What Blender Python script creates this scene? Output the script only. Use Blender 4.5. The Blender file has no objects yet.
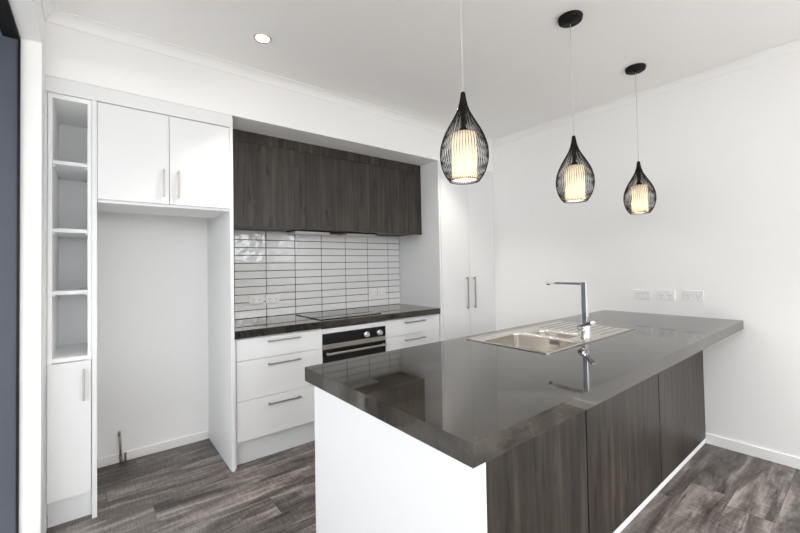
import bpy, bmesh, math, random
from mathutils import Vector, Matrix
random.seed(7)
sc = bpy.context.scene
COL = sc.collection

# ---------------------------------------------------------------- camera
F_PX = 383.05
cam_d = bpy.data.cameras.new('camera')
cam_d.sensor_fit = 'HORIZONTAL'; cam_d.sensor_width = 36.0
cam_d.lens = F_PX / 800 * 36.0
cam_d.shift_y = -(266.5 - 257.54) / 800
cam_d.clip_start = 0.02
cam = bpy.data.objects.new('camera', cam_d); COL.objects.link(cam)
_R = Vector((0.78288361, -0.62190639, -0.01804694))
_U = Vector((0.00037153, -0.02853923, 0.9995926))
_F = Vector((0.62216807, 0.78257138, 0.02211184))
m3 = Matrix((_R, _U, -_F)).transposed()
cam.matrix_world = Matrix.Translation((0, 0, 1.3111)) @ m3.to_4x4()
sc.camera = cam

# ---------------------------------------------------------------- world, light, exposure
sc.view_settings.view_transform = 'Standard'
sc.view_settings.look = 'None'
sc.view_settings.gamma = 1.0
sc.view_settings.use_curve_mapping = False
sc.view_settings.exposure = 0.47
W = bpy.data.worlds.new('sky'); sc.world = W; W.use_nodes = True
bgn = W.node_tree.nodes['Background']
bgn.inputs['Color'].default_value = (0.93, 0.965, 1.0, 1)
bgn.inputs['Strength'].default_value = 5.0
sc.cycles.max_bounces = 14
sc.cycles.diffuse_bounces = 10
sc.cycles.glossy_bounces = 5
sc.cycles.transmission_bounces = 6
sc.cycles.caustics_reflective = False
sc.cycles.caustics_refractive = False
sc.cycles.sample_clamp_indirect = 8.0

def area_light(name, loc, direction, sx, sy, power, color=(1, 1, 1), portal=False):
    ld = bpy.data.lights.new(name, 'AREA'); ld.shape = 'RECTANGLE'
    ld.size = sx; ld.size_y = sy; ld.energy = power; ld.color = color
    if portal: ld.cycles.is_portal = True
    o = bpy.data.objects.new(name, ld); COL.objects.link(o)
    o.location = loc
    o.rotation_euler = Vector(direction).to_track_quat('-Z', 'Y').to_euler()
    return o
# daylight through the open sliding doors on the left and the glazed doors behind the camera
area_light('daylight_left_doors', (-0.30, 0.61, 1.215), (1, 0, 0), 3.8, 2.4, 60, (0.93, 0.965, 1.0), True)
area_light('daylight_right_doors', (3.46, -2.25, 1.1), (-1, 0, 0), 1.5, 2.15, 60, (0.93, 0.965, 1.0), True)
area_light('daylight_rear_doors', (1.60, -3.25, 1.175), (0, 1, 0), 3.2, 2.35, 60, (0.93, 0.965, 1.0), True)

# unseen fill spots added behind the camera to brighten the room by bounce
for _x in (0.77, 2.48):
    for _y in (-0.75, -1.7, -2.6):
        _l = bpy.data.lights.new('unseen_fill_spot', 'SPOT'); _l.energy = 95; _l.color = (1.0, 0.97, 0.94)
        _l.spot_size = math.radians(95); _l.spot_blend = 0.6; _l.shadow_soft_size = 0.04
        _o = bpy.data.objects.new('unseen_fill_spot', _l); COL.objects.link(_o); _o.location = (_x, _y, 2.65)

# ---------------------------------------------------------------- materials
def new_mat(name):
    m = bpy.data.materials.new(name); m.use_nodes = True
    nt = m.node_tree; b = nt.nodes['Principled BSDF']
    return m, nt, b
def N(nt, typ, **kw):
    n = nt.nodes.new(typ)
    for k, v in kw.items():
        if k.startswith('i_'):
            n.inputs[k[2:].replace('_', ' ')].default_value = v
        else: setattr(n, k, v)
    return n
def simple(name, col, rough=0.5, metal=0.0, spec=0.5, noise=0.0, bump=0.0, scale=60):
    m, nt, b = new_mat(name)
    b.inputs['Base Color'].default_value = (*col, 1)
    b.inputs['Roughness'].default_value = rough
    b.inputs['Metallic'].default_value = metal
    b.inputs['Specular IOR Level'].default_value = spec
    if noise or bump:
        tc = N(nt, 'ShaderNodeTexCoord'); nz = N(nt, 'ShaderNodeTexNoise', i_Scale=scale, i_Detail=4.0)
        nt.links.new(tc.outputs['Object'], nz.inputs['Vector'])
        if noise:
            r = N(nt, 'ShaderNodeValToRGB')
            r.color_ramp.elements[0].color = (*[max(0, c * (1 - noise)) for c in col], 1)
            r.color_ramp.elements[1].color = (*[min(1, c * (1 + noise)) for c in col], 1)
            nt.links.new(nz.outputs['Fac'], r.inputs['Fac']); nt.links.new(r.outputs['Color'], b.inputs['Base Color'])
        if bump:
            bp = N(nt, 'ShaderNodeBump', i_Strength=bump, i_Distance=0.001)
            nt.links.new(nz.outputs['Fac'], bp.inputs['Height']); nt.links.new(bp.outputs['Normal'], b.inputs['Normal'])
    return m
M = {}
M['wall'] = simple('wall_paint', (0.87, 0.868, 0.865), 0.75, noise=0.01, bump=0.08, scale=250)
M['ceiling'] = simple('ceiling_paint', (0.87, 0.86, 0.85), 0.85, noise=0.01, bump=0.05, scale=200)
M['trimw'] = simple('trim_paint', (0.87, 0.87, 0.87), 0.45, noise=0.01, scale=30)
M['white'] = simple('white_melamine', (0.775, 0.782, 0.79), 0.45, noise=0.008, scale=20)
M['white_in'] = simple('white_interior_melamine', (0.87, 0.875, 0.88), 0.5, noise=0.008, scale=20)
M['plastic'] = simple('white_plastic', (0.82, 0.82, 0.82), 0.25, noise=0.005, scale=40)
M['slot'] = simple('dark_slot', (0.03, 0.03, 0.03), 0.6, noise=0.05, scale=40)
M['black_metal'] = simple('black_powdercoat', (0.006, 0.006, 0.006), 0.5, 0.0, 0.25, noise=0.1, scale=80)
M['wire'] = simple('dark_bronze_wire', (0.008, 0.006, 0.004), 0.4, 0.0, 0.25, noise=0.1, scale=80)
M['black_matte'] = simple('black_satin_metal', (0.006, 0.006, 0.006), 0.6, 0.0, 0.2, noise=0.1, scale=80)
M['glass_black'] = simple('black_ceramic_glass', (0.005, 0.005, 0.006), 0.04, noise=0.05, scale=30)
M['chrome'] = simple('chrome', (0.88, 0.88, 0.9), 0.06, 1.0, noise=0.01, scale=30)
M['pipe'] = simple('grey_pipe', (0.28, 0.27, 0.25), 0.35, 0.8, noise=0.1, scale=60)
M['copper'] = simple('aged_copper', (0.30, 0.24, 0.19), 0.35, 0.8, noise=0.15, scale=60)
M['cord'] = simple('clear_cord', (0.55, 0.54, 0.52), 0.3, noise=0.02, scale=30)
M['grout'] = simple('dark_grout', (0.022, 0.022, 0.024), 0.9, noise=0.1, scale=150)
M['slate'] = simple('slate_blue_cladding', (0.062, 0.074, 0.097), 0.6, noise=0.08, scale=20)
M['block_fence'] = simple('daylight_block_fence', (0.40, 0.37, 0.33), 0.8, noise=0.2, scale=8)
M['bounce_carpet'] = simple('unseen_bounce_carpet', (0.68, 0.66, 0.63), 0.95, noise=0.15, scale=300)
M['brass'] = simple('brass_ring', (0.75, 0.62, 0.42), 0.25, 0.9, noise=0.03, scale=60)
M['ground'] = simple('pale_paving', (0.62, 0.61, 0.59), 0.8, noise=0.1, scale=6)
M['filter'] = simple('brushed_aluminium_filter', (0.72, 0.72, 0.71), 0.35, 0.7, noise=0.05, scale=90)

def brushed(name, col, rough, axis):
    m, nt, b = new_mat(name)
    b.inputs['Metallic'].default_value = 1.0
    tc = N(nt, 'ShaderNodeTexCoord'); mp = N(nt, 'ShaderNodeMapping')
    s = [400, 400, 400]; s[axis] = 8
    mp.inputs['Scale'].default_value = s
    nz = N(nt, 'ShaderNodeTexNoise', i_Scale=1.0, i_Detail=3.0)
    L = nt.links.new
    L(tc.outputs['Object'], mp.inputs['Vector']); L(mp.outputs['Vector'], nz.inputs['Vector'])
    r = N(nt, 'ShaderNodeValToRGB')
    r.color_ramp.elements[0].color = (*[c * 0.88 for c in col], 1)
    r.color_ramp.elements[1].color = (*[min(1, c * 1.08) for c in col], 1)
    L(nz.outputs['Fac'], r.inputs['Fac']); L(r.outputs['Color'], b.inputs['Base Color'])
    mr = N(nt, 'ShaderNodeMapRange'); mr.inputs['To Min'].default_value = rough * 0.8; mr.inputs['To Max'].default_value = rough * 1.3
    L(nz.outputs['Fac'], mr.inputs['Value']); L(mr.outputs['Result'], b.inputs['Roughness'])
    return m
M['steel'] = brushed('brushed_stainless_steel', (0.62, 0.59, 0.55), 0.2, 0)
M['nickel'] = brushed('brushed_nickel', (0.46, 0.44, 0.42), 0.32, 2)
M['oven_steel'] = brushed('brushed_oven_steel', (0.62, 0.58, 0.53), 0.28, 0)

def emissive(name, col, strength):
    m, nt, b = new_mat(name)
    b.inputs['Base Color'].default_value = (*col, 1)
    b.inputs['Emission Color'].default_value = (*col, 1)
    b.inputs['Emission Strength'].default_value = strength
    return m
M['lamp'] = emissive('downlight_glow', (1.0, 0.93, 0.82), 12)
M['bulb'] = emissive('bulb_glow', (1.0, 0.92, 0.80), 5)

def shade_mat():
    m, nt, b = new_mat('cream_thread_shade')
    out = nt.nodes['Material Output']; nt.nodes.remove(b)
    L = nt.links.new
    tc = N(nt, 'ShaderNodeTexCoord'); nz = N(nt, 'ShaderNodeTexNoise', i_Scale=90.0)
    L(tc.outputs['Object'], nz.inputs['Vector'])
    r = N(nt, 'ShaderNodeValToRGB')
    r.color_ramp.elements[0].color = (0.50, 0.44, 0.34, 1); r.color_ramp.elements[1].color = (0.80, 0.75, 0.65, 1)
    L(nz.outputs['Fac'], r.inputs['Fac'])
    d = N(nt, 'ShaderNodeBsdfDiffuse'); t = N(nt, 'ShaderNodeBsdfTranslucent')
    L(r.outputs['Color'], d.inputs['Color']); L(r.outputs['Color'], t.inputs['Color'])
    mx = N(nt, 'ShaderNodeMixShader'); mx.inputs[0].default_value = 0.40
    L(d.outputs[0], mx.inputs[1]); L(t.outputs[0], mx.inputs[2]); L(mx.outputs[0], out.inputs['Surface'])
    return m
M['shade'] = shade_mat()

def stone_mat():
    m, nt, b = new_mat('dark_stone_laminate'); L = nt.links.new
    tc = N(nt, 'ShaderNodeTexCoord')
    n1 = N(nt, 'ShaderNodeTexNoise', i_Scale=3.2, i_Detail=6.0, i_Roughness=0.6, i_Distortion=0.6)
    n2 = N(nt, 'ShaderNodeTexNoise', i_Scale=28.0, i_Detail=5.0, i_Roughness=0.65)
    L(tc.outputs['Object'], n1.inputs['Vector']); L(tc.outputs['Object'], n2.inputs['Vector'])
    r = N(nt, 'ShaderNodeValToRGB')
    e = r.color_ramp.elements
    e[0].position = 0.34; e[0].color = (0.010, 0.0088, 0.0074, 1)
    e[1].position = 0.68; e[1].color = (0.066, 0.057, 0.047, 1)
    mx = N(nt, 'ShaderNodeMath', operation='MULTIPLY_ADD'); mx.inputs[1].default_value = 0.35
    sb = N(nt, 'ShaderNodeMath', operation='SUBTRACT'); sb.inputs[1].default_value = 0.5
    L(n2.outputs['Fac'], sb.inputs[0]); L(sb.outputs[0], mx.inputs[0]); L(n1.outputs['Fac'], mx.inputs[2])
    L(mx.outputs[0], r.inputs['Fac']); L(r.outputs['Color'], b.inputs['Base Color'])
    b.inputs['Roughness'].default_value = 0.04
    b.inputs['Specular IOR Level'].default_value = 0.6
    return m
M['stone'] = stone_mat()

def wood_mat(name, dark, mid, light):
    m, nt, b = new_mat(name); L = nt.links.new
    tc = N(nt, 'ShaderNodeTexCoord'); oi = N(nt, 'ShaderNodeObjectInfo')
    off = N(nt, 'ShaderNodeVectorMath', operation='ADD')
    sc3 = N(nt, 'ShaderNodeVectorMath', operation='SCALE'); sc3.inputs['Scale'].default_value = 13.0
    cmb = N(nt, 'ShaderNodeCombineXYZ')
    for k in range(3): L(oi.outputs['Random'], cmb.inputs[k])
    L(cmb.outputs[0], sc3.inputs[0]); L(tc.outputs['Object'], off.inputs[0]); L(sc3.outputs[0], off.inputs[1])
    def mapped(s):
        mp = N(nt, 'ShaderNodeMapping'); mp.inputs['Scale'].default_value = s; L(off.outputs[0], mp.inputs['Vector']); return mp
    a = mapped((34, 34, 1.6)); nA = N(nt, 'ShaderNodeTexNoise', i_Scale=1.0, i_Detail=5.0, i_Roughness=0.6, i_Distortion=0.35); L(a.outputs[0], nA.inputs['Vector'])
    f = mapped((260, 260, 7)); nF = N(nt, 'ShaderNodeTexNoise', i_Scale=1.0, i_Detail=3.0); L(f.outputs[0], nF.inputs['Vector'])
    k = mapped((36, 36, 3.4)); nK = N(nt, 'ShaderNodeTexNoise', i_Scale=1.0, i_Detail=2.0, i_Distortion=0.8); L(k.outputs[0], nK.inputs['Vector'])
    # boards about 8 cm wide with a tone of their own
    sx = N(nt, 'ShaderNodeSeparateXYZ'); L(off.outputs[0], sx.inputs[0])
    ad = N(nt, 'ShaderNodeMath', operation='ADD'); L(sx.outputs['X'], ad.inputs[0]); L(sx.outputs['Y'], ad.inputs[1])
    dv = N(nt, 'ShaderNodeMath', operation='DIVIDE'); dv.inputs[1].default_value = 0.085; L(ad.outputs[0], dv.inputs[0])
    fl = N(nt, 'ShaderNodeMath', operation='FLOOR'); L(dv.outputs[0], fl.inputs[0])
    wn = N(nt, 'ShaderNodeTexWhiteNoise', noise_dimensions='1D'); L(fl.outputs[0], wn.inputs['W'])
    v = N(nt, 'ShaderNodeMath', operation='MULTIPLY_ADD'); v.inputs[1].default_value = 0.30
    L(nF.outputs['Fac'], v.inputs[0]); L(nA.outputs['Fac'], v.inputs[2])
    v2 = N(nt, 'ShaderNodeMath', operation='MULTIPLY_ADD'); v2.inputs[1].default_value = 0.10
    L(wn.outputs['Value'], v2.inputs[0]); L(v.outputs[0], v2.inputs[2])
    r = N(nt, 'ShaderNodeValToRGB'); e = r.color_ramp.elements
    e[0].position = 0.44; e[0].color = (*dark, 1); e[1].position = 1.0; e[1].color = (*light, 1)
    e2 = e.new(0.70); e2.color = (*mid, 1)
    L(v2.outputs[0], r.inputs['Fac'])
    kr = N(nt, 'ShaderNodeValToRGB'); ke = kr.color_ramp.elements
    ke[0].position = 0.33; ke[0].color = (0.16, 0.15, 0.15, 1); ke[1].position = 0.41; ke[1].color = (1, 1, 1, 1)
    L(nK.outputs['Fac'], kr.inputs['Fac'])
    mul = N(nt, 'ShaderNodeMixRGB', blend_type='MULTIPLY'); mul.inputs[0].default_value = 1.0
    L(r.outputs['Color'], mul.inputs[1]); L(kr.outputs['Color'], mul.inputs[2])
    L(mul.outputs[0], b.inputs['Base Color'])
    b.inputs['Roughness'].default_value = 0.42
    bp = N(nt, 'ShaderNodeBump', i_Strength=0.25, i_Distance=0.001)
    L(nF.outputs['Fac'], bp.inputs['Height']); L(bp.outputs['Normal'], b.inputs['Normal'])
    return m
M['wood'] = wood_mat('dark_oak_veneer', (0.006, 0.0045, 0.0035), (0.029, 0.0225, 0.0172), (0.088, 0.069, 0.053))

def floor_mat():
    m, nt, b = new_mat('grey_oak_planks'); L = nt.links.new
    PW, PL = 0.185, 1.25
    tc = N(nt, 'ShaderNodeTexCoord'); s = N(nt, 'ShaderNodeSeparateXYZ'); L(tc.outputs['Object'], s.inputs[0])
    def math(op, a, bb=None, c=None):
        n = N(nt, 'ShaderNodeMath', operation=op)
        for i, x in enumerate((a, bb, c)):
            if x is None: continue
            if isinstance(x, (int, float)): n.inputs[i].default_value = x
            else: L(x, n.inputs[i])
        return n.outputs[0]
    yr = math('DIVIDE', s.outputs['Y'], PW); row = math('FLOOR', yr); fy = math('FRACT', yr)
    w1 = N(nt, 'ShaderNodeTexWhiteNoise', noise_dimensions='1D'); L(row, w1.inputs['W'])
    xr = math('ADD', math('DIVIDE', s.outputs['X'], PL), w1.outputs['Value']); colr = math('FLOOR', xr); fx = math('FRACT', xr)
    cmb = N(nt, 'ShaderNodeCombineXYZ'); L(row, cmb.inputs[0]); L(colr, cmb.inputs[1])
    w2 = N(nt, 'ShaderNodeTexWhiteNoise', noise_dimensions='2D'); L(cmb.outputs[0], w2.inputs['Vector'])
    sc_ = N(nt, 'ShaderNodeVectorMath', operation='SCALE'); sc_.inputs['Scale'].default_value = 23.0; L(w2.outputs['Color'], sc_.inputs[0])
    off = N(nt, 'ShaderNodeVectorMath', operation='ADD'); L(tc.outputs['Object'], off.inputs[0]); L(sc_.outputs[0], off.inputs[1])
    def noise(scale3, det, dist=0.0, rough=0.6):
        mp = N(nt, 'ShaderNodeMapping'); mp.inputs['Scale'].default_value = scale3; L(off.outputs[0], mp.inputs['Vector'])
        n = N(nt, 'ShaderNodeTexNoise', i_Scale=1.0, i_Detail=det, i_Distortion=dist, i_Roughness=rough); L(mp.outputs[0], n.inputs['Vector']); return n.outputs['Fac']
    big = noise((2.0, 11, 1), 5.0, 0.8)
    fine = noise((9, 130, 1), 4.0, 0.3)
    saw = noise((150, 14, 1), 2.0)
    crack = noise((3.2, 36, 1), 3.0, 1.0)
    v = math('ADD', math('MULTIPLY', big, 1.5), math('MULTIPLY', fine, 0.45))
    v = math('ADD', v, math('MULTIPLY', saw, 0.42))
    v = math('ADD', v, math('MULTIPLY', w2.outputs['Value'], 0.20))
    v = math('MULTIPLY', math('SUBTRACT', v, 0.78), 0.9)
    r = N(nt, 'ShaderNodeValToRGB'); e = r.color_ramp.elements
    e[0].position = 0.22; e[0].color = (0.022, 0.018, 0.016, 1); e[1].position = 0.80; e[1].color = (0.37, 0.335, 0.31, 1)
    e2 = e.new(0.5); e2.color = (0.135, 0.115, 0.104, 1)
    L(v, r.inputs['Fac'])
    kr = N(nt, 'ShaderNodeValToRGB'); ke = kr.color_ramp.elements
    ke[0].position = 0.28; ke[0].color = (0.25, 0.24, 0.24, 1); ke[1].position = 0.37; ke[1].color = (1, 1, 1, 1)
    L(crack, kr.inputs['Fac'])
    mul = N(nt, 'ShaderNodeMixRGB', blend_type='MULTIPLY'); mul.inputs[0].default_value = 1.0
    L(r.outputs['Color'], mul.inputs[1]); L(kr.outputs['Color'], mul.inputs[2])
    ex = math('MULTIPLY', math('MINIMUM', fx, math('SUBTRACT', 1.0, fx)), PL)
    ey = math('MULTIPLY', math('MINIMUM', fy, math('SUBTRACT', 1.0, fy)), PW)
    seam = math('LESS_THAN', math('MINIMUM', ex, ey), 0.0013)
    mx = N(nt, 'ShaderNodeMixRGB'); mx.inputs[2].default_value = (0.03, 0.027, 0.025, 1)
    L(math('MULTIPLY', seam, 0.7), mx.inputs[0]); L(mul.outputs[0], mx.inputs[1]); L(mx.outputs[0], b.inputs['Base Color'])
    rr = N(nt, 'ShaderNodeMapRange'); rr.inputs['To Min'].default_value = 0.28; rr.inputs['To Max'].default_value = 0.48
    L(fine, rr.inputs['Value']); L(rr.outputs['Result'], b.inputs['Roughness'])
    bp = N(nt, 'ShaderNodeBump', i_Strength=0.25, i_Distance=0.0015)
    L(math('ADD', fine, saw), bp.inputs['Height']); L(bp.outputs['Normal'], b.inputs['Normal'])
    return m
M['floor'] = floor_mat()

def tile_mat():
    m, nt, b = new_mat('white_gloss_tile'); L = nt.links.new
    b.inputs['Base Color'].default_value = (0.76, 0.765, 0.77, 1)
    b.inputs['Roughness'].default_value = 0.05
    b.inputs['Specular IOR Level'].default_value = 0.85
    tc = N(nt, 'ShaderNodeTexCoord'); nz = N(nt, 'ShaderNodeTexNoise', i_Scale=16.0, i_Detail=1.5)
    L(tc.outputs['Object'], nz.inputs['Vector'])
    bp = N(nt, 'ShaderNodeBump', i_Strength=0.9, i_Distance=0.004)
    L(nz.outputs['Fac'], bp.inputs['Height']); L(bp.outputs['Normal'], b.inputs['Normal'])
    r = N(nt, 'ShaderNodeValToRGB'); r.color_ramp.elements[0].color = (0.74, 0.745, 0.75, 1); r.color_ramp.elements[1].color = (0.79, 0.79, 0.79, 1)
    L(nz.outputs['Fac'], r.inputs['Fac']); L(r.outputs['Color'], b.inputs['Base Color'])
    return m
M['tile'] = tile_mat()

# ---------------------------------------------------------------- mesh helpers (all in room coordinates)
class MB:
    def __init__(s): s.bm = bmesh.new()
    def box(s, x0, x1, y0, y1, z0, z1, bev=0.0, seg=2):
        t = bmesh.new(); bmesh.ops.create_cube(t, size=1.0)
        for v in t.verts:
            v.co = Vector(((x0 + x1) / 2 + v.co.x * (x1 - x0), (y0 + y1) / 2 + v.co.y * (y1 - y0), (z0 + z1) / 2 + v.co.z * (z1 - z0)))
        if bev > 0: bmesh.ops.bevel(t, geom=t.edges[:], offset=bev, segments=seg, profile=0.6, affect='EDGES')
        s._add(t); return s
    def _add(s, t, mat=None):
        if mat is not None: bmesh.ops.transform(t, matrix=mat, verts=t.verts)
        me = bpy.data.meshes.new('t'); t.to_mesh(me); t.free(); s.bm.from_mesh(me); bpy.data.meshes.remove(me)
    def cyl(s, p0, p1, r0, r1=None, seg=24, smooth=True):
        p0 = Vector(p0); p1 = Vector(p1); r1 = r0 if r1 is None else r1
        d = p1 - p0; t = bmesh.new()
        bmesh.ops.create_cone(t, cap_ends=True, segments=seg, radius1=r0, radius2=r1, depth=d.length)
        if smooth:
            for f in t.faces: f.smooth = len(f.verts) == 4
        s._add(t, Matrix.Translation((p0 + p1) / 2) @ d.to_track_quat('Z', 'Y').to_matrix().to_4x4()); return s
    def lathe(s, prof, c=(0, 0, 0), seg=40, smooth=True):
        b = s.bm; rings = []
        for r, z in prof:
            if r < 1e-6: rings.append([b.verts.new((c[0], c[1], c[2] + z))])
            else: rings.append([b.verts.new((c[0] + r * math.cos(2 * math.pi * k / seg), c[1] + r * math.sin(2 * math.pi * k / seg), c[2] + z)) for k in range(seg)])
        for A, B in zip(rings, rings[1:]):
            for k in range(seg):
                k2 = (k + 1) % seg
                vs = [A[k % len(A)], A[k2 % len(A)], B[k2 % len(B)], B[k % len(B)]]
                u = []
                for v in vs:
                    if v not in u: u.append(v)
                if len(u) >= 3:
                    f = b.faces.new(u); f.smooth = smooth
        return s
    def tube(s, pts, r, seg=8, closed=False, smooth=True):
        b = s.bm; n = len(pts); P = [Vector(p) for p in pts]; rings = []; prev = None
        for i in range(n):
            if closed: d = P[(i + 1) % n] - P[i - 1]
            else: d = P[min(i + 1, n - 1)] - P[max(i - 1, 0)]
            d.normalize()
            if prev is None:
                a = Vector((0, 0, 1)) if abs(d.z) < 0.9 else Vector((1, 0, 0))
            else: a = prev
            u = (a - d * a.dot(d)).normalized(); w = d.cross(u); prev = u
            rings.append([b.verts.new(P[i] + (u * math.cos(2 * math.pi * k / seg) + w * math.sin(2 * math.pi * k / seg)) * r) for k in range(seg)])
        prs = list(zip(rings, rings[1:])) + ([(rings[-1], rings[0])] if closed else [])
        for A, B in prs:
            for k in range(seg):
                f = b.faces.new((A[k], A[(k + 1) % seg], B[(k + 1) % seg], B[k])); f.smooth = smooth
        if not closed:
            b.faces.new(rings[0][::-1]); b.faces.new(rings[-1])
        return s
    def prism(s, prof, axis, a0, a1):
        """extrude a closed 2D profile along axis 'x' (profile = y,z), 'y' (profile = x,z) or 'z' (profile = x,y)"""
        b = s.bm
        def P(p, a): return {'x': (a, p[0], p[1]), 'y': (p[0], a, p[1]), 'z': (p[0], p[1], a)}[axis]
        A = [b.verts.new(P(p, a0)) for p in prof]; B = [b.verts.new(P(p, a1)) for p in prof]; n = len(prof)
        b.faces.new(A); b.faces.new(B[::-1])
        for k in range(n): b.faces.new((A[k], B[k], B[(k + 1) % n], A[(k + 1) % n]))
        return s
    def build(s, name, mat, parent=None, base=None):
        b = s.bm
        bmesh.ops.recalc_face_normals(b, faces=b.faces[:])
        if parent is not None: o0 = wloc[parent.name]
        elif base is not None: o0 = Vector(base)
        else:
            xs = [v.co for v in b.verts]
            o0 = Vector(((min(v.x for v in xs) + max(v.x for v in xs)) / 2, (min(v.y for v in xs) + max(v.y for v in xs)) / 2, min(v.z for v in xs)))
        for v in b.verts: v.co -= o0
        me = bpy.data.meshes.new(name); b.to_mesh(me); b.free()
        me.materials.append(mat)
        o = bpy.data.objects.new(name, me); COL.objects.link(o)
        if parent is not None: o.parent = parent; wloc[o.name] = o0
        else: o.location = o0; wloc[o.name] = o0
        return o
wloc = {}
def tag(o, label, cat, group=None):
    o['label'] = label; o['category'] = cat
    if group: o['group'] = group
    return o
def thing(name, label, cat, loc, group=None):
    o = bpy.data.objects.new(name, None); o.empty_display_size = 0.05; COL.objects.link(o)
    o.location = loc; wloc[o.name] = Vector(loc)
    return tag(o, label, cat, group)
def struct(o): o['kind'] = 'structure'; return o
def dup(root, delta, label):
    r = root.copy(); COL.objects.link(r); r.location = Vector(root.location) + Vector(delta); r['label'] = label
    for ch in list(root.children):
        c = ch.copy(); COL.objects.link(c); c.parent = r
        for g in list(ch.children):
            d = g.copy(); COL.objects.link(d); d.parent = c
    return r
def box(x0, x1, y0, y1, z0, z1, bev=0.0): return MB().box(x0, x1, y0, y1, z0, z1, bev)

# ---------------------------------------------------------------- key dimensions (metres)
XW = 3.44; XL = -0.205; YB = 3.30; YF = -3.2; ZC = 2.663
YG = 2.66; ZBH = 2.331; XOUT = -0.285

# ---------------------------------------------------------------- room shell
struct(box(XOUT, XW + 0.12, YF - 0.12, YB + 0.12, -0.1, 0.0).build('floor', M['floor'], base=(0, 0, 0)))
struct(box(XOUT, XW + 0.12, YF - 0.12, YB + 0.12, ZC, ZC + 0.1).build('ceiling', M['ceiling']))
wr = MB(); wr.box(XW, XW + 0.12, -1.45, YB + 0.12, 0, ZC); wr.box(XW, XW + 0.12, YF - 0.12, -3.05, 0, ZC); wr.box(XW, XW + 0.12, -3.05, -1.45, 2.2, ZC)
struct(wr.build('wall_right', M['wall']))
struct(box(XOUT, XW, YB, YB + 0.12, 0, ZC).build('wall_back', M['wall']))
wl = MB(); JY = 2.52; HZ = 2.43; Y0 = -1.3
wl.box(XOUT, XL, JY, YB, 0, ZC); wl.box(XOUT, XL, Y0, JY, HZ, ZC); wl.box(XOUT, XL, YF, Y0, 0, ZC)
struct(wl.build('wall_left', M['wall']))
wf = MB(); wf.box(XOUT, 0.0, YF - 0.12, YF, 0, ZC); wf.box(3.2, XW, YF - 0.12, YF, 0, ZC); wf.box(0.0, 3.2, YF - 0.12, YF, 2.35, ZC)
struct(wf.build('wall_front', M['wall']))
struct(box(XL, XW, YG - 0.004, YB, ZBH, ZC).build('wall_bulkhead', M['wall']))
# black frame of the big sliding opening on the left
d1 = MB()
d1.box(-0.2875, -0.2855, 2.506, JY, 0, HZ, 0.0005); d1.box(-0.2853, -0.2785, 2.506, JY - 0.0005, 0, HZ, 0.0005)
d1.box(-0.292, -0.279, Y0, JY - 0.0005, HZ - 0.014, HZ - 0.0005, 0.001); d1.box(-0.34, -0.292, Y0, JY + 0.01, HZ - 0.01, HZ + 0.02, 0.001)
d1.box(-0.34, -0.279, Y0, Y0 + 0.05, 0, HZ - 0.03, 0.001)
struct(d1.build('door_1', M['black_metal']))
# glazed doors behind the camera: black frame with three mullions
d2 = MB()
for x in (0.0, 1.05, 2.1, 3.14): d2.box(x, x + 0.06, YF - 0.09, YF - 0.03, 0.0, 2.35, 0.002)
d2.box(0.06, 3.14, YF - 0.09, YF - 0.03, 2.29, 2.35, 0.002); d2.box(0.06, 3.14, YF - 0.09, YF - 0.03, 0.0, 0.05, 0.002)
struct(d2.build('door_2', M['black_metal']))
struct(box(XL, XW, YF, -1.3, 0.0, 0.012).build('floor', M['bounce_carpet']))  # unseen pale floor patch added to bounce light up to the ceiling
d3 = MB()
for y in (-3.05, -2.27, -1.50): d3.box(XW + 0.03, XW + 0.09, y, y + 0.05, 0.0, 2.2, 0.002)
d3.box(XW + 0.03, XW + 0.09, -3.0, -1.5, 2.15, 2.2, 0.002); d3.box(XW + 0.03, XW + 0.09, -3.0, -1.5, 0.0, 0.05, 0.002)
struct(d3.build('door_3', M['black_metal']))
# outside: dark clad return wall, black soffit, paving
ew = MB()
for k in range(12):
    x1 = -0.2885 - k * 0.12; ew.box(x1 - 0.118, x1, 2.521, 2.57, -0.02, HZ - 0.012, 0.001)
ew.box(-1.8, -0.2865, 2.57, 2.70, -0.02, HZ + 0.1)
struct(ew.build('wall_exterior', M['slate']))
so = MB()
for k in range(9): so.box(-0.445 - k * 0.15, -0.305 - k * 0.15, -2.6, 2.515, HZ + 0.03, HZ + 0.06)
so.box(-1.66, -0.30, -2.6, 2.515, HZ + 0.06, HZ + 0.10)  # soffit depth beyond view added to cut sky light through the left doors
struct(so.build('trim_5', M['black_metal']))
struct(box(-7, -0.345, -9, 6, -0.12, -0.02).build('ground', M['ground']))
struct(box(-0.345, 7, -9, YF - 0.14, -0.12, -0.02).build('ground', M['ground']))
struct(box(XW + 0.14, 9, YF - 0.14, 6, -0.12, -0.02).build('ground', M['ground']))
for a4 in ((-2.9, -2.85, -8.9, 5.9, -0.02, 1.9), (-2.85, 6.9, -8.0, -7.95, -0.02, 1.75), (6.85, 6.9, -7.95, 5.9, -0.02, 1.7)):
    struct(box(*a4).build('wall_exterior', M['block_fence']))  # unseen fences added outside, tall enough to block low sky light

# cornices: concave cove, 55 mm
def cove(w=0.055, n=6):
    pts = [(0, 0), (w, 0), (w, -0.006)]
    for k in range(n + 1):
        a = math.pi / 2 * k / n
        pts.append((w - (w - 0.006) * math.sin(a) * 1.0, -w + (w - 0.006) * (math.cos(a))))
    pts.append((0.0, -w))
    return pts
def cove_along(axis, wallpos, sign, a0, a1, name):
    prof = [(wallpos + sign * p[0], ZC + p[1]) for p in cove()]
    return struct(MB().prism(prof, axis, a0, a1).build(name, M['trimw']))
cove_along('x', YG - 0.004, -1, XL, XW, 'trim_1')
cove_along('y', XW, -1, YF, YG - 0.004, 'trim_2')
cove_along('y', XL, 1, YF, YG - 0.004, 'trim_3')
cove_along('x', YF, 1, XL, XW, 'trim_4')
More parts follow.
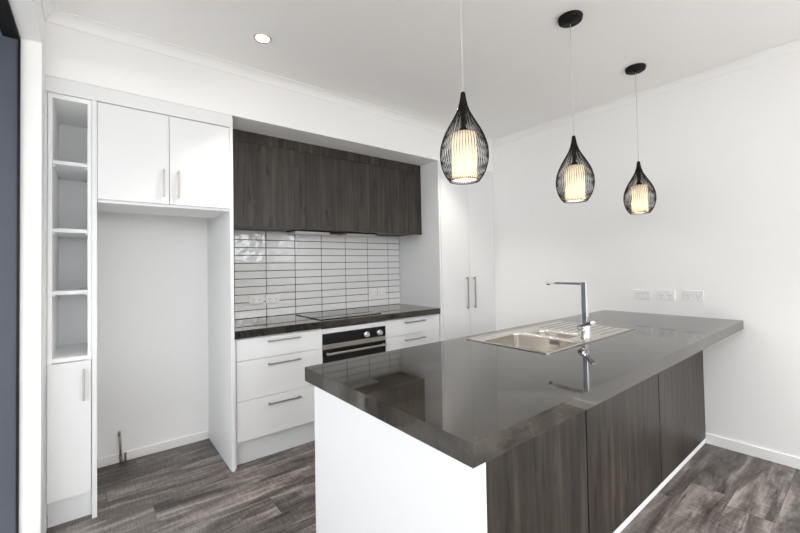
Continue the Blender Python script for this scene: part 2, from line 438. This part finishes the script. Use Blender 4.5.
# baseboards
def skirting(name, x0, x1, y0, y1, h): struct(box(x0, x1, y0, y1, 0, h, 0.003).build(name, M['trimw']))
skirting('baseboard_right', XW - 0.012, XW, -1.45, 0.838, 0.07)
skirting('baseboard_back', 0.008, 0.687, YB - 0.012, YB, 0.06)
skirting('baseboard_front', XL, 0.0, YF, YF + 0.012, 0.07)

# ---------------------------------------------------------------- handles
def bar_handle(parent, c, length, axis, y_face, proj=0.032, th=0.010, wd=0.010):
    """flat bar pull on a face looking towards -Y; c = (x, z) centre"""
    mb = MB(); h = length / 2; x, z = c; ya = y_face - proj
    if axis == 'x':
        mb.box(x - h, x + h, ya, ya + th, z - wd / 2, z + wd / 2, 0.0015)
        for s in (-1, 1): mb.box(x + s * (h - 0.012) - 0.005, x + s * (h - 0.012) + 0.005, ya + th - 0.001, y_face, z - 0.004, z + 0.004, 0.0008)
    else:
        mb.box(x - wd / 2, x + wd / 2, ya, ya + th, z - h, z + h, 0.0015)
        for s in (-1, 1): mb.box(x - 0.004, x + 0.004, ya + th - 0.001, y_face, z + s * (h - 0.012) - 0.005, z + s * (h - 0.012) + 0.005, 0.0008)
    o = mb.build('handle', M['nickel'], parent); o['label'] = 'brushed nickel bar handle'
    return o

# ---------------------------------------------------------------- open shelf tower, far left
t = thing('shelf_tower', 'narrow white tall cabinet with open shelves above one handled door, beside the dark doorway', 'cabinet', (-0.105, 2.9, 0))
c = MB(); YT = YG + 0.004
c.box(-0.194, -0.176, YT, 3.13, 0.14, 2.245, 0.0008); c.box(-0.034, -0.0165, YT, 3.13, 0.14, 2.245, 0.0008)
c.box(-0.176, -0.034, YT, 3.13, 2.222, 2.245); c.box(-0.176, -0.034, YT + 0.001, 3.12, 0.842, 0.862); c.box(-0.176, -0.034, YT + 0.02, 3.13, 0.14, 0.158)
c.box(-0.176, -0.034, 3.12, 3.13, 0.158, 2.222)
c.build('carcass', M['white_in'], t)
for z in (1.878, 1.520, 1.192):
    sh = box(-0.1755, -0.0345, YT + 0.012, 3.119, z, z + 0.020, 0.001).build('shelf', M['white'], t)
    for x in (-0.1755, -0.0445):
        for y in (YT + 0.04, 3.05): box(x, x + 0.010, y - 0.005, y + 0.005, z - 0.009, z - 0.0003, 0.001).build('shelf_support', M['plastic'], sh)
d = box(-0.1935, -0.019, YG - 0.014, YG + 0.003, 0.146, 0.839, 0.0015).build('door', M['white'], t)
bar_handle(d, (-0.049, 0.718), 0.165, 'z', YG - 0.014)
box(-0.194, -0.017, 2.70, 2.716, 0.0, 0.139).build('kickboard', M['white'], t)
tag(box(XL, -0.196, YG, 2.70, 0, 2.245, 0.0005).build('scribe_strip', M['white']), 'thin white filler strip between the left wall and the open shelf tower', 'filler strip')

# alcove side panels
tag(box(-0.0155, 0.006, YG - 0.012, YB, 0, 2.245, 0.001).build('end_panel', M['white']), 'tall white panel between the open shelf tower and the empty fridge space', 'panel', 'full height white panels beside the fridge space')
tag(box(0.689, 0.711, YG - 0.012, YB, 0, 2.245, 0.001).build('end_panel', M['white']), 'tall white panel between the empty fridge space and the tiled cooking bench', 'panel', 'full height white panels beside the fridge space')

# filler boards under the bulkhead
fl = MB(); fl.box(XL, 0.711, YG - 0.010, YG + 0.012, 2.2465, 2.312, 0.001); fl.box(XL, 0.711, YG + 0.003, YG + 0.014, 2.312, ZBH)
tag(fl.build('filler_board', M['white']), 'long white filler board above the shelf tower and fridge cabinet doors', 'filler board')
fl = MB(); fl.box(2.619, XW, YG - 0.006, YG + 0.012, 2.2465, 2.322, 0.001); fl.box(2.619, XW, YG + 0.003, YG + 0.014, 2.322, ZBH)
tag(fl.build('filler_board', M['white']), 'short white filler board above the two tall pantry doors', 'filler board')

# fridge overhead cabinet
t = thing('overhead_cabinet', 'white two door cabinet mounted high over the empty fridge space', 'cabinet', (0.347, 2.87, 1.69))
c = MB(); a, b_ = 0.0075, 0.6875
c.box(a, a + 0.016, YG + 0.006, 3.08, 1.692, 2.2455); c.box(b_ - 0.016, b_, YG + 0.006, 3.08, 1.692, 2.2455)
c.box(a, b_, YG + 0.004, 3.08, 1.690, 1.708, 0.0008); c.box(a + 0.016, b_ - 0.016, YG + 0.006, 3.08, 2.228, 2.2455); c.box(a + 0.016, b_ - 0.016, 3.065, 3.08, 1.708, 2.228)
c.build('carcass', M['white'], t)
for x0, x1, hx in ((0.008, 0.3455, 0.316), (0.3485, 0.6865, 0.393)):
    d = box(x0, x1, YG - 0.014, YG + 0.003, 1.706, 2.239, 0.0015).build('door', M['white'], t)
    bar_handle(d, (hx, 1.826), 0.165, 'z', YG - 0.014)

# ---------------------------------------------------------------- base cabinets
YD = 2.672
def drawer_unit(x0, x1, hx, hl, label):
    t = thing('drawer_cabinet', label, 'cabinet', ((x0 + x1) / 2, 2.95, 0))
    c = MB(); c.box(x0, x0 + 0.016, YD + 0.02, 3.26, 0.16, 0.846); c.box(x1 - 0.016, x1, YD + 0.02, 3.26, 0.16, 0.846)
    c.box(x0 + 0.016, x1 - 0.016, YD + 0.02, 3.26, 0.16, 0.176); c.box(x0 + 0.016, x1 - 0.016, 3.25, 3.26, 0.176, 0.846)
    c.box(x0 + 0.016, x1 - 0.016, YD + 0.02, YD + 0.10, 0.83, 0.846)
    c.build('carcass', M['white_in'], t)
    for z0, z1, hz in ((0.164, 0.4275, 0.377), (0.4305, 0.6925, 0.650), (0.6955, 0.838, 0.807)):
        d = box(x0 + 0.0015, x1 - 0.0015, YD, YD + 0.018, z0, z1, 0.0015).build('drawer', M['white'], t)
        bar_handle(d, (hx, hz), hl, 'x', YD)
    return t
drawer_unit(0.727, 1.354, 1.050, 0.24, 'white three drawer base cabinet between the fridge panel and the oven')
drawer_unit(1.950, 2.594, 2.275, 0.24, 'white drawer base cabinet right of the oven, partly behind the island')
tag(box(0.7115, 0.7265, YD + 0.004, 2.72, 0.0, 0.846).build('scribe_strip', M['white']), 'thin white filler strip left of the three drawer base cabinet', 'filler strip')
tag(box(0.7265, 2.596, 2.718, 2.734, 0.0, 0.158).build('kickboard', M['white']), 'white kickboard under the cooking bench drawers', 'kickboard')

# oven housing and oven
t = thing('oven_cabinet', 'white cabinet housing around the built-in oven below the cooktop', 'cabinet', (1.652, 2.95, 0))
c = MB(); c.box(1.3555, 1.3575, YD + 0.02, 3.26, 0.16, 0.846); c.box(1.9465, 1.9485, YD + 0.02, 3.26, 0.16, 0.846); c.box(1.3575, 1.9465, YD + 0.02, 3.26, 0.16, 0.176)
c.build('carcass', M['white_in'], t)
box(1.3555, 1.9485, YD, YD + 0.018, 0.8015, 0.838, 0.0012).build('filler_board', M['white'], t)
box(1.3555, 1.9485, YD, YD + 0.018, 0.164, 0.200, 0.0012).build('filler_board', M['white'], t)
t = thing('oven', 'black glass built-in oven with steel trim band, bar handle and two knobs', 'oven', (1.652, 2.95, 0.203))
box(1.36, 1.944, YD + 0.02, 3.2, 0.205, 0.797).build('casing', M['slot'], t)
cp = box(1.357, 1.947, YD - 0.004, YD + 0.019, 0.717, 0.7985, 0.002).build('control_panel', M['glass_black'], t); cp['label'] = 'black glass control panel'
tb = box(1.357, 1.947, YD - 0.006, YD + 0.019, 0.681, 0.7155, 0.0015).build('trim_band', M['oven_steel'], t); tb['label'] = 'brushed steel band under the control panel'
dr = MB(); dr.box(1.357, 1.947, YD - 0.004, YD + 0.019, 0.203, 0.6795, 0.002)
dr = dr.build('door', M['glass_black'], t)
hb = MB(); hb.box(1.372, 1.936, YD - 0.046, YD - 0.034, 0.641, 0.657, 0.003)
for x in (1.39, 1.918): hb.box(x - 0.008, x + 0.008, YD - 0.035, YD - 0.0035, 0.643, 0.655, 0.002)
hb = hb.build('handle', M['oven_steel'], dr); hb['label'] = 'brushed steel bar handle'
for x in (1.752, 1.883):
    k = MB(); k.cyl((x, YD - 0.004, 0.752), (x, YD - 0.010, 0.752), 0.024); k.cyl((x, YD - 0.010, 0.752), (x, YD - 0.032, 0.752), 0.019, 0.017)
    k.box(x - 0.0025, x + 0.0025, YD - 0.034, YD - 0.0318, 0.752, 0.770)
    k = k.build('knob', M['chrome'], t); k['label'] = 'round chrome knob'

# cooking bench top
bt = box(0.7125, 2.598, 2.660, YB - 0.001, 0.8475, 0.9, 0.0015).build('benchtop', M['stone'])
tag(bt, 'long dark stone-look benchtop against the tiled wall, under the wooden overhead cabinet', 'benchtop')
# cooktop
t = thing('cooktop', 'frameless black glass cooktop set in the back benchtop above the oven', 'cooktop', (1.655, 2.965, 0.9))
box(1.368, 1.945, 2.725, 3.205, 0.9003, 0.9063, 0.0015).build('glass_plate', M['glass_black'], t)
for cx_, cy_, r in ((1.51, 2.85, 0.075), (1.80, 2.85, 0.09), (1.51, 3.08, 0.09), (1.80, 3.08, 0.075)):
    MB().tube([(cx_ + r * math.cos(2 * math.pi * k / 48), cy_ + r * math.sin(2 * math.pi * k / 48), 0.9064) for k in range(48)], 0.0005, 4, True).build('cooking_zone', M['filter'], t)

# ---------------------------------------------------------------- tiled splashback
t = thing('splashback', 'white glossy stack-bonded tile splashback with dark grout behind the cooktop', 'splashback', (1.655, 3.285, 0.9))
box(0.7125, 2.598, 3.281, YB - 0.0005, 0.9005, 1.632).build('grout', M['grout'], t)
tl = MB(); g = 0.0027
xs = [0.7125, 0.882] + [0.882 + 0.2598 * k for k in range(1, 7)] + [2.598]
zs = [0.9005 + 0.0652 * k for k in range(12)]; zs[-1] = 1.632
for i in range(len(xs) - 1):
    for j in range(len(zs) - 1):
        b2 = bmesh.new(); bmesh.ops.create_cube(b2, size=1.0)
        x0, x1, z0, z1 = xs[i] + g, xs[i + 1] - g, zs[j] + g, zs[j + 1] - g
        ta, tb2 = random.uniform(-0.004, 0.004), random.uniform(-0.012, 0.012)
        for v in b2.verts:
            dy = 0.004 * (1 if v.co.y > 0 else -1)
            if v.co.y < 0: dy += v.co.x * (x1 - x0) * ta + v.co.z * (z1 - z0) * tb2
            v.co = Vector(((x0 + x1) / 2 + v.co.x * (x1 - x0), 3.280 + dy, (z0 + z1) / 2 + v.co.z * (z1 - z0)))
        bmesh.ops.bevel(b2, geom=b2.edges[:], offset=0.0012, segments=1, affect='EDGES')
        tl._add(b2)
tl.build('tile', M['tile'], t)

# ---------------------------------------------------------------- power points
def power_point(loc, face, label, group, w, h=0.074, kind='double'):
    """face 'y' = plate looks to -Y, 'x' = plate looks to -X; loc = centre on the wall surface"""
    t = thing('power_point', label, 'power point', loc, group)
    def B(mb, u0, u1, d0, d1, z0, z1, bev=0.0):
        x, y, z = loc
        if face == 'y': mb.box(x + u0, x + u1, y - d1, y - d0, z + z0, z + z1, bev)
        else: mb.box(x - d1, x - d0, y - u1, y - u0, z + z0, z + z1, bev)
    p = MB(); B(p, -w / 2, w / 2, 0.0, 0.009, -h / 2, h / 2, 0.002)
    p.build('plate', M['plastic'], t)
    if kind == 'double':
        for sgn in (-1, 1):
            u = sgn * w * 0.24
            s = MB(); B(s, u - 0.007, u + 0.007, 0.009, 0.0115, 0.012, 0.028, 0.001); s.build('switch', M['plastic'], t)
            s = MB()
            B(s, u - 0.0095, u - 0.0065, 0.0088, 0.0094, -0.008, 0.002); B(s, u + 0.0065, u + 0.0095, 0.0088, 0.0094, -0.008, 0.002)
            B(s, u - 0.0015, u + 0.0015, 0.0088, 0.0094, -0.024, -0.015); s.build('pin_slots', M['slot'], t)
    elif kind == 'switch':
        s = MB(); B(s, -w * 0.30, w * 0.30, 0.009, 0.0098, 0.0085, 0.0095); s.build('label_line', M['slot'], t)
        for u in (-0.018, 0.018):
            s = MB(); B(s, u - 0.008, u + 0.008, 0.009, 0.0115, -0.018, 0.004, 0.001); s.build('switch', M['plastic'], t)
    return t
gR = 'power points on the right wall above the island'
power_point((XW, 1.205, 1.047), 'x', 'white wall plate on the right wall, leftmost of three above the island end', gR, 0.120, kind='switch')
power_point((XW, 1.044, 1.051), 'x', 'white double socket on the right wall, middle of three above the island end', gR, 0.120)
power_point((XW, 0.870, 1.055), 'x', 'white double socket on the right wall, rightmost of three above the island end', gR, 0.122)
gT = 'power points on the tiled splashback'
power_point((1.054, 3.2735, 1.054), 'y', 'white double socket on the tiles left of the cooktop, nearer the fridge panel', gT, 0.116, 0.072)
power_point((1.192, 3.2735, 1.052), 'y', 'white double socket on the tiles left of the cooktop, nearer the cooktop', gT, 0.116, 0.072)
power_point((2.232, 3.2735, 1.052), 'y', 'white double socket on the tiles right of the cooktop, nearer the cooktop', gT, 0.096, 0.072)
power_point((2.342, 3.2735, 1.052), 'y', 'white double socket on the tiles right of the cooktop, nearer the pantry side', gT, 0.104, 0.072)

# ---------------------------------------------------------------- wooden overhead cabinet with rangehood
t = thing('overhead_cabinet', 'dark wood-grain overhead cabinet under the bulkhead, above the tiled splashback', 'cabinet', (1.655, 3.1, 1.62))
YR = 2.904
c = MB(); c.box(0.7125, 2.598, YR + 0.019, 3.279, 1.636, 1.652); c.box(0.7125, 0.73, YR + 0.019, YB - 0.001, 1.652, ZBH - 0.001); c.box(2.580, 2.598, YR + 0.019, YB - 0.001, 1.652, ZBH - 0.001)
c.box(0.73, 2.58, 3.285, YB - 0.001, 1.652, ZBH - 0.001)
c.build('carcass', M['wood'], t)
box(0.7125, 2.598, YR + 0.002, YR + 0.0185, 2.252, ZBH - 0.001, 0.001).build('top_filler', M['wood'], t)
for k in range(3):
    x0 = 0.7125 + k * 0.6285
    box(x0 + 0.001, x0 + 0.6275, YR, YR + 0.018, 1.626, 2.249, 0.0012).build('door', M['wood'], t)
t = thing('rangehood', 'slim undermount rangehood with two pale filter panels beneath the wooden overhead cabinet', 'rangehood', (1.75, 3.16, 1.615))
box(1.32, 2.18, 3.09, 3.268, 1.627, 1.6355, 0.001).build('frame', M['black_matte'], t)
for x0, x1 in ((1.33, 1.66), (1.84, 2.17)):
    f = MB(); f.box(x0, x1, 3.10, 3.262, 1.612, 1.626, 0.0015)
    for k in range(10): f.box(x0 + 0.01, x1 - 0.01, 3.108 + k * 0.015, 3.112 + k * 0.015, 1.6105, 1.6125)
    f.build('filter', M['filter'], t)

# ---------------------------------------------------------------- pantry
t = thing('pantry', 'tall white two door pantry in the corner between the back bench and right wall', 'pantry', (3.0, 2.95, 0))
c = MB(); c.box(2.600, 2.618, YG - 0.006, YB - 0.002, 0, 2.3305, 0.001); c.box(3.394, 3.410, YG + 0.006, YB - 0.002, 0, 2.245)
c.box(2.618, 3.394, YG + 0.02, YB - 0.002, 0.10, 0.118); c.box(2.618, 3.394, YG + 0.006, YB - 0.002, 2.228, 2.245); c.box(2.618, 3.394, 3.288, YB - 0.002, 0.118, 2.228)
c.build('carcass', M['white'], t)
for x0, x1, hx in ((2.6195, 3.0125, 2.966), (3.0155, 3.410, 3.076)):
    d = box(x0, x1, YG - 0.014, YG + 0.003, 0.104, 2.243, 0.0015).build('door', M['white'], t)
    bar_handle(d, (hx - 0.004, 1.026), 0.32, 'z', YG - 0.014, wd=0.012)
box(2.62, 3.41, 2.70, 2.716, 0, 0.099).build('kickboard', M['white'], t)
tag(box(3.4115, XW, YG - 0.004, YG + 0.012, 0, 2.245, 0.0008).build('scribe_strip', M['white']), 'thin white filler strip between the pantry doors and the right wall', 'filler strip')

# ---------------------------------------------------------------- pipes in the fridge space
t = thing('water_pipe', 'thin upright grey water pipe in the fridge space, taller of the two', 'pipe', (0.131, 3.279, 0))
MB().tube([(0.134, 3.279, 0.0), (0.132, 3.279, 0.10), (0.127, 3.279, 0.205)], 0.006, 12).build('tube', M['pipe'], t)
MB().cyl((0.127, 3.279, 0.185), (0.1266, 3.279, 0.213), 0.0078).build('end_cap', M['copper'], t)
MB().cyl((0.134, 3.279, 0.0), (0.134, 3.279, 0.05), 0.0072).build('sleeve', M['copper'], t)
tag(MB().tube([(0.146, 3.281, 0.0), (0.146, 3.281, 0.03), (0.143, 3.281, 0.17)], 0.0045, 10).build('water_hose', M['plastic']), 'thin white hose standing between the two pipes in the fridge space', 'hose')
t = thing('pipe_stub', 'short brown pipe stub in the fridge space, lower of the two', 'pipe', (0.161, 3.280, 0))
MB().cyl((0.161, 3.280, 0), (0.161, 3.280, 0.055), 0.006).build('tube', M['copper'], t)
MB().cyl((0.161, 3.280, 0.05), (0.161, 3.280, 0.062), 0.0072).build('cap', M['pipe'], t)

# ---------------------------------------------------------------- island
IX0, IX1, IY0, IY1, IZ0, IZ1 = 0.678, XW, 0.597, 1.500, 0.8435, 0.9
def fill_holes(bm, loops, z):
    edges = []; rings = []
    for lp in loops:
        vs = [bm.verts.new((x, y, z)) for x, y in lp]; rings.append(vs)
        for k in range(len(vs)): edges.append(bm.edges.new((vs[k], vs[(k + 1) % len(vs)])))
    bmesh.ops.triangle_fill(bm, use_beauty=True, use_dissolve=False, edges=edges)
    return rings
def rrect(x0, x1, y0, y1, r, n=6):
    pts = []
    for cx_, cy_, a0 in ((x1 - r, y1 - r, 0), (x0 + r, y1 - r, 90), (x0 + r, y0 + r, 180), (x1 - r, y0 + r, 270)):
        for k in range(n + 1):
            a = math.radians(a0 + 90 * k / n); pts.append((cx_ + r * math.cos(a), cy_ + r * math.sin(a)))
    return pts
SX0, SX1, SY0, SY1 = 1.598, 2.580, 0.948, 1.440
mb = MB(); outer = [(IX0, IY0), (IX1, IY0), (IX1, IY1), (IX0, IY1)]; hole = [(SX0 + 0.012, SY0 + 0.012), (SX1 - 0.012, SY0 + 0.012), (SX1 - 0.012, SY1 - 0.012), (SX0 + 0.012, SY1 - 0.012)]
ra = fill_holes(mb.bm, [outer, hole], IZ1); rb = fill_holes(mb.bm, [outer, hole], IZ0)
for A, B in zip(ra, rb):
    for k in range(4): mb.bm.faces.new((A[k], A[(k + 1) % 4], B[(k + 1) % 4], B[k]))
tag(mb.build('benchtop', M['stone']), 'thick dark stone-look island benchtop in the foreground with the sink set in', 'benchtop')

t = thing('island_cabinet', 'kitchen island base with white end panel and dark wood-grain back panels', 'island', (2.0, 1.1, 0))
box(0.690, 0.731, 0.6035, 1.440, 0, IZ0 - 0.0005, 0.0015).build('end_panel', M['white'], t)
c = MB(); c.box(0.7315, 3.438, 0.846, 0.862, 0.0, IZ0 - 0.0005); c.box(0.7315, 3.438, 0.862, 1.40, 0.10, 0.116); c.box(3.42, 3.438, 0.862, 1.40, 0.116, IZ0 - 0.0005)
for x in (1.40, 2.70): c.box(x, x + 0.016, 0.862, 1.40, 0.116, IZ0 - 0.001)
c.build('carcass', M['white_in'], t)
for x0, x1 in ((0.7315, 1.673), (1.683, 2.546), (2.556, 3.437)):
    p = box(x0, x1, 0.825, 0.843, 0.036, IZ0 - 0.001, 0.0015).build('back_panel', M['wood'], t); p['label'] = 'dark wood-grain panel'
for x in (1.673, 2.546): box(x, x + 0.010, 0.838, 0.8455, 0.036, IZ0 - 0.001).build('groove_strip', M['slot'], t)
box(0.7315, 3.427, 0.8395 - 0.012, 0.8455, 0.0, 0.034, 0.001).build('kickboard', M['trimw'], t)
for k, (x0, x1) in enumerate(((0.733, 1.40), (1.403, 2.04), (2.043, 2.70), (2.703, 3.41))):
    d = box(x0, x1, 1.402, 1.420, 0.12, 0.838, 0.0015).build('door', M['white'], t)
box(0.7315, 3.438, 1.35, 1.366, 0, 0.099).build('kickboard', M['white'], t)

# sink -------------------------------------------------------------
t = thing('sink', 'stainless steel one and a half bowl sink with ribbed drainer in the island', 'sink', (2.09, 1.19, 0.9))
ZD = 0.9015
bowls = [(1.620, 1.972, 0.968, 1.382, 0.030, 0.18), (2.000, 2.170, 1.068, 1.335, 0.030, 0.12)]
mb = MB()
rings = fill_holes(mb.bm, [rrect(SX0 + 0.004, SX1 - 0.004, SY0 + 0.004, SY1 - 0.004, 0.008, 3)] + [rrect(*b3[:5]) for b3 in bowls], ZD)
def ring_at(mb, pts, z): return [mb.bm.verts.new((x, y, z)) for x, y in pts]
def skin(mb, A, B, smooth=True):
    for k in range(len(A)):
        f = mb.bm.faces.new((A[k], A[(k + 1) % len(A)], B[(k + 1) % len(B)], B[k])); f.smooth = smooth
# raised outer rim
o1 = rings[0]; o2 = ring_at(mb, rrect(SX0 + 0.002, SX1 - 0.002, SY0 + 0.002, SY1 - 0.002, 0.009, 3), ZD + 0.0035)
o3 = ring_at(mb, rrect(SX0, SX1, SY0, SY1, 0.010, 3), ZD + 0.003); o4 = ring_at(mb, rrect(SX0, SX1, SY0, SY1, 0.010, 3), 0.9002)
skin(mb, o1, o2, False); skin(mb, o2, o3, False); skin(mb, o3, o4, False)
for b3, R0 in zip(bowls, rings[1:]):
    x0, x1, y0, y1, r, dp_ = b3; prev = R0
    for ins, dz in ((0.003, 0.003), (0.004, 0.012), (0.006, dp_ - 0.025), (0.012, dp_ - 0.008), (0.028, dp_)):
        cur = ring_at(mb, rrect(x0 + ins, x1 - ins, y0 + ins, y1 - ins, max(0.012, r - ins * 0.6)), ZD - dz); skin(mb, prev, cur); prev = cur
    cx_, cy_ = (x0 + x1) / 2, (y0 + y1) / 2
    cc = mb.bm.verts.new((cx_, cy_, ZD - dp_ - 0.003))
    for k in range(len(prev)): mb.bm.faces.new((prev[k], prev[(k + 1) % len(prev)], cc))
mb.build('basin', M['steel'], t)
rb_ = MB()
for k in range(9):
    y = 1.01 + k * 0.046; rb_.tube([(2.235, y, ZD), (2.25, y, ZD + 0.0012), (2.535, y, ZD + 0.0012), (2.55, y, ZD)], 0.0024, 8)
rb_.build('drainer_ribs', M['steel'], t)
rc = bowls[0]
ov = MB(); ov.tube([(1.9635, 1.10 + 0.058 * a, 0.868 + 0.018 * b4) for a, b4 in ((0, 0), (1, 0), (1, 1), (0, 1))], 0.0022, 6, True)
ov.box(1.9640, 1.9675, 1.103, 1.155, 0.870, 0.884)
ov = ov.build('overflow', M['pipe'], t); ov['label'] = 'rectangular overflow outlet in the large bowl'
for b3 in bowls:
    w = MB(); cx_, cy_ = (b3[0] + b3[1]) / 2, (b3[2] + b3[3]) / 2
    w.lathe([(0.0, 0.004), (0.018, 0.004), (0.022, 0.001), (0.034, 0.003), (0.040, 0.0)], (cx_, cy_, ZD - b3[5]), 32)
    w.build('waste', M['chrome'], t)

# tap ----------------------------------------------------------------
TX, TY = 2.088, 1.015
t = thing('kitchen_tap', 'tall square-necked chrome mixer tap standing on the sink rim', 'tap', (TX, TY, 0.903))
MB().lathe([(0, 0), (0.027, 0), (0.027, 0.004), (0.0235, 0.006), (0.0235, 0.072), (0.0215, 0.075), (0, 0.075)], (TX, TY, 0.9025), 36).build('body', M['chrome'], t)
MB().box(TX - 0.013, TX + 0.013, TY - 0.013, TY + 0.013, 0.975, 1.206, 0.002).build('column', M['chrome'], t)
sp = MB().box(TX - 0.0125, TX + 0.0125, TY + 0.0131, 1.240, 1.190, 1.204, 0.002).build('spout', M['chrome'], t)
MB().cyl((TX, 1.227, 1.191), (TX, 1.227, 1.184), 0.009).build('aerator', M['slot'], sp)
lv = MB(); lv.cyl((TX - 0.018, TY, 0.958), (TX - 0.066, TY, 0.966), 0.015)
lvb = bmesh.new(); bmesh.ops.create_cube(lvb, size=1.0)
for v in lvb.verts: v.co = Vector((v.co.x * 0.028, v.co.y * 0.114, v.co.z * 0.018))
bmesh.ops.bevel(lvb, geom=lvb.edges[:], offset=0.005, segments=3, affect='EDGES')
lv._add(lvb, Matrix.Translation((2.006, 0.970, 0.986)) @ Matrix.Rotation(math.radians(-26), 4, 'Z') @ Matrix.Rotation(math.radians(-20), 4, 'X'))
lv.build('lever', M['chrome'], t)

# ---------------------------------------------------------------- pendant lamps
PZ = ZC; P_TOP, P_BOT = 2.003, 1.640
PROF = [(0.0079, 2.0), (0.011, 1.9754), (0.0168, 1.9508), (0.0247, 1.9263), (0.0389, 1.8997), (0.0551, 1.8722), (0.0703, 1.8456), (0.0826, 1.8181), (0.0912, 1.7915), (0.0955, 1.764), (0.0955, 1.7375), (0.0912, 1.7099), (0.0826, 1.6834), (0.0712, 1.6617), (0.0594, 1.647)]
def prof_r(z):
    for (r0, z0), (r1, z1) in zip(PROF, PROF[1:]):
        if z1 <= z <= z0:
            f = (z0 - z) / (z0 - z1); return r0 + (r1 - r0) * f
    return PROF[-1][0]
def make_pendant(x, y, label, group):
    t = thing('pendant_lamp', label, 'pendant lamp', (x, y, P_BOT), group)
    MB().lathe([(0, 0), (0.062, 0), (0.064, -0.004), (0.060, -0.022), (0.054, -0.026), (0.008, -0.027), (0.006, -0.036), (0, -0.036)], (x, y, PZ - 0.0003), 48).build('ceiling_rose', M['black_matte'], t)
    MB().cyl((x, y, PZ - 0.035), (x, y, 1.998), 0.0016, seg=8).build('cord', M['cord'], t)
    MB().lathe([(0, 2.006), (0.007, 2.005), (0.0095, 2.000), (0.0115, 1.975), (0.0165, 1.951), (0.0165, 1.935), (0.010, 1.92), (0.010, 1.860), (0.017, 1.856), (0.017, 1.830), (0, 1.830)], (x, y, 0), 32).build('lamp_holder', M['black_matte'], t)
    cage = MB(); nW = 52
    for sgn in (-1, 1):
        for k in range(nW):
            a0 = 2 * math.pi * (k + (0.25 if sgn > 0 else 0)) / nW; pts = []
            n = 20
            for i in range(n + 1):
                z = PROF[0][1] + (PROF[-1][1] - PROF[0][1]) * (i / n); r = prof_r(z) + 0.0008 * sgn
                a = a0 + sgn * 0.09 * (i / n) ** 1.2
                pts.append((x + r * math.cos(a), y + r * math.sin(a), z))
            cage.tube(pts, 0.0009, 4, smooth=False)
    cage.build('wire_cage', M['wire'], t)
    rg = MB(); rg.tube([(x + 0.0598 * math.cos(2 * math.pi * k / 40), y + 0.0598 * math.sin(2 * math.pi * k / 40), 1.646) for k in range(40)], 0.0015, 6, True)
    rg.build('bottom_ring', M['black_metal'], t)
    sh = MB(); nS = 120
    for z0, z1, rr in ((1.653, 1.836, 0.048),):
        A, B = [], []
        for k in range(nS):
            r = rr + (0.0012 if k % 2 else -0.0004); a = 2 * math.pi * k / nS
            A.append(sh.bm.verts.new((x + r * math.cos(a), y + r * math.sin(a), z0))); B.append(sh.bm.verts.new((x + r * math.cos(a), y + r * math.sin(a), z1)))
        for k in range(nS): sh.bm.faces.new((A[k], A[(k + 1) % nS], B[(k + 1) % nS], B[k]))
    sh = sh.build('lamp_shade', M['shade'], t); sh['label'] = 'cream pleated thread cylinder inside the wire cage'
    for z in (1.653, 1.836): MB().tube([(x + 0.0488 * math.cos(2 * math.pi * k / 40), y + 0.0488 * math.sin(2 * math.pi * k / 40), z) for k in range(40)], 0.0012, 6, True).build('shade_ring', M['brass'], sh)
    MB().lathe([(0, 1.700), (0.012, 1.704), (0.023, 1.717), (0.0275, 1.735), (0.026, 1.755), (0.018, 1.785), (0.013, 1.81), (0.013, 1.849), (0, 1.849)], (x, y, 0), 28).build('bulb', M['bulb'], t)
    return t
gp = 'wire cage pendant lamps over the island'
pen = make_pendant(1.157, 1.03, 'black wire teardrop pendant lamp over the island, nearest and leftmost of three', gp)
dup(pen, (2.047 - 1.157, 0, 0), 'black wire teardrop pendant lamp over the island, middle of three')
dup(pen, (2.943 - 1.157, 0, 0), 'black wire teardrop pendant lamp over the island, farthest and rightmost of three')
for x in (1.157, 2.047, 2.943):
    ld = bpy.data.lights.new('pendant_bulb_light', 'POINT'); ld.energy = 0.5; ld.color = (1.0, 0.88, 0.72); ld.shadow_soft_size = 0.03
    lo = bpy.data.objects.new('pendant_bulb_light', ld); COL.objects.link(lo); lo.location = (x, 1.03, 1.675)

# ---------------------------------------------------------------- downlights
def downlight(x, y, label):
    t = thing('downlight', label, 'downlight', (x, y, ZC - 0.004), 'recessed ceiling downlights')
    MB().lathe([(0.036, 0.0), (0.040, -0.004), (0.046, -0.005), (0.050, -0.003), (0.051, 0.0)], (x, y, ZC - 0.0002), 48).build('trim_ring', M['brass'], t)
    MB().lathe([(0, -0.002), (0.037, -0.002), (0.037, -0.0005)], (x, y, ZC - 0.0002), 40).build('lens', M['lamp'], t)
    ld = bpy.data.lights.new('downlight_beam', 'SPOT'); ld.energy = 42; ld.color = (1.0, 0.92, 0.82); ld.spot_size = math.radians(92); ld.spot_blend = 0.7; ld.shadow_soft_size = 0.035
    lo = bpy.data.objects.new('downlight_beam', ld); COL.objects.link(lo); lo.location = (x, y, ZC - 0.012)
downlight(0.768, 2.227, 'round recessed downlight in the ceiling left of the nearest pendant lamp')
downlight(2.482, 2.227, 'recessed downlight glimpsed behind the neck of the nearest pendant lamp')
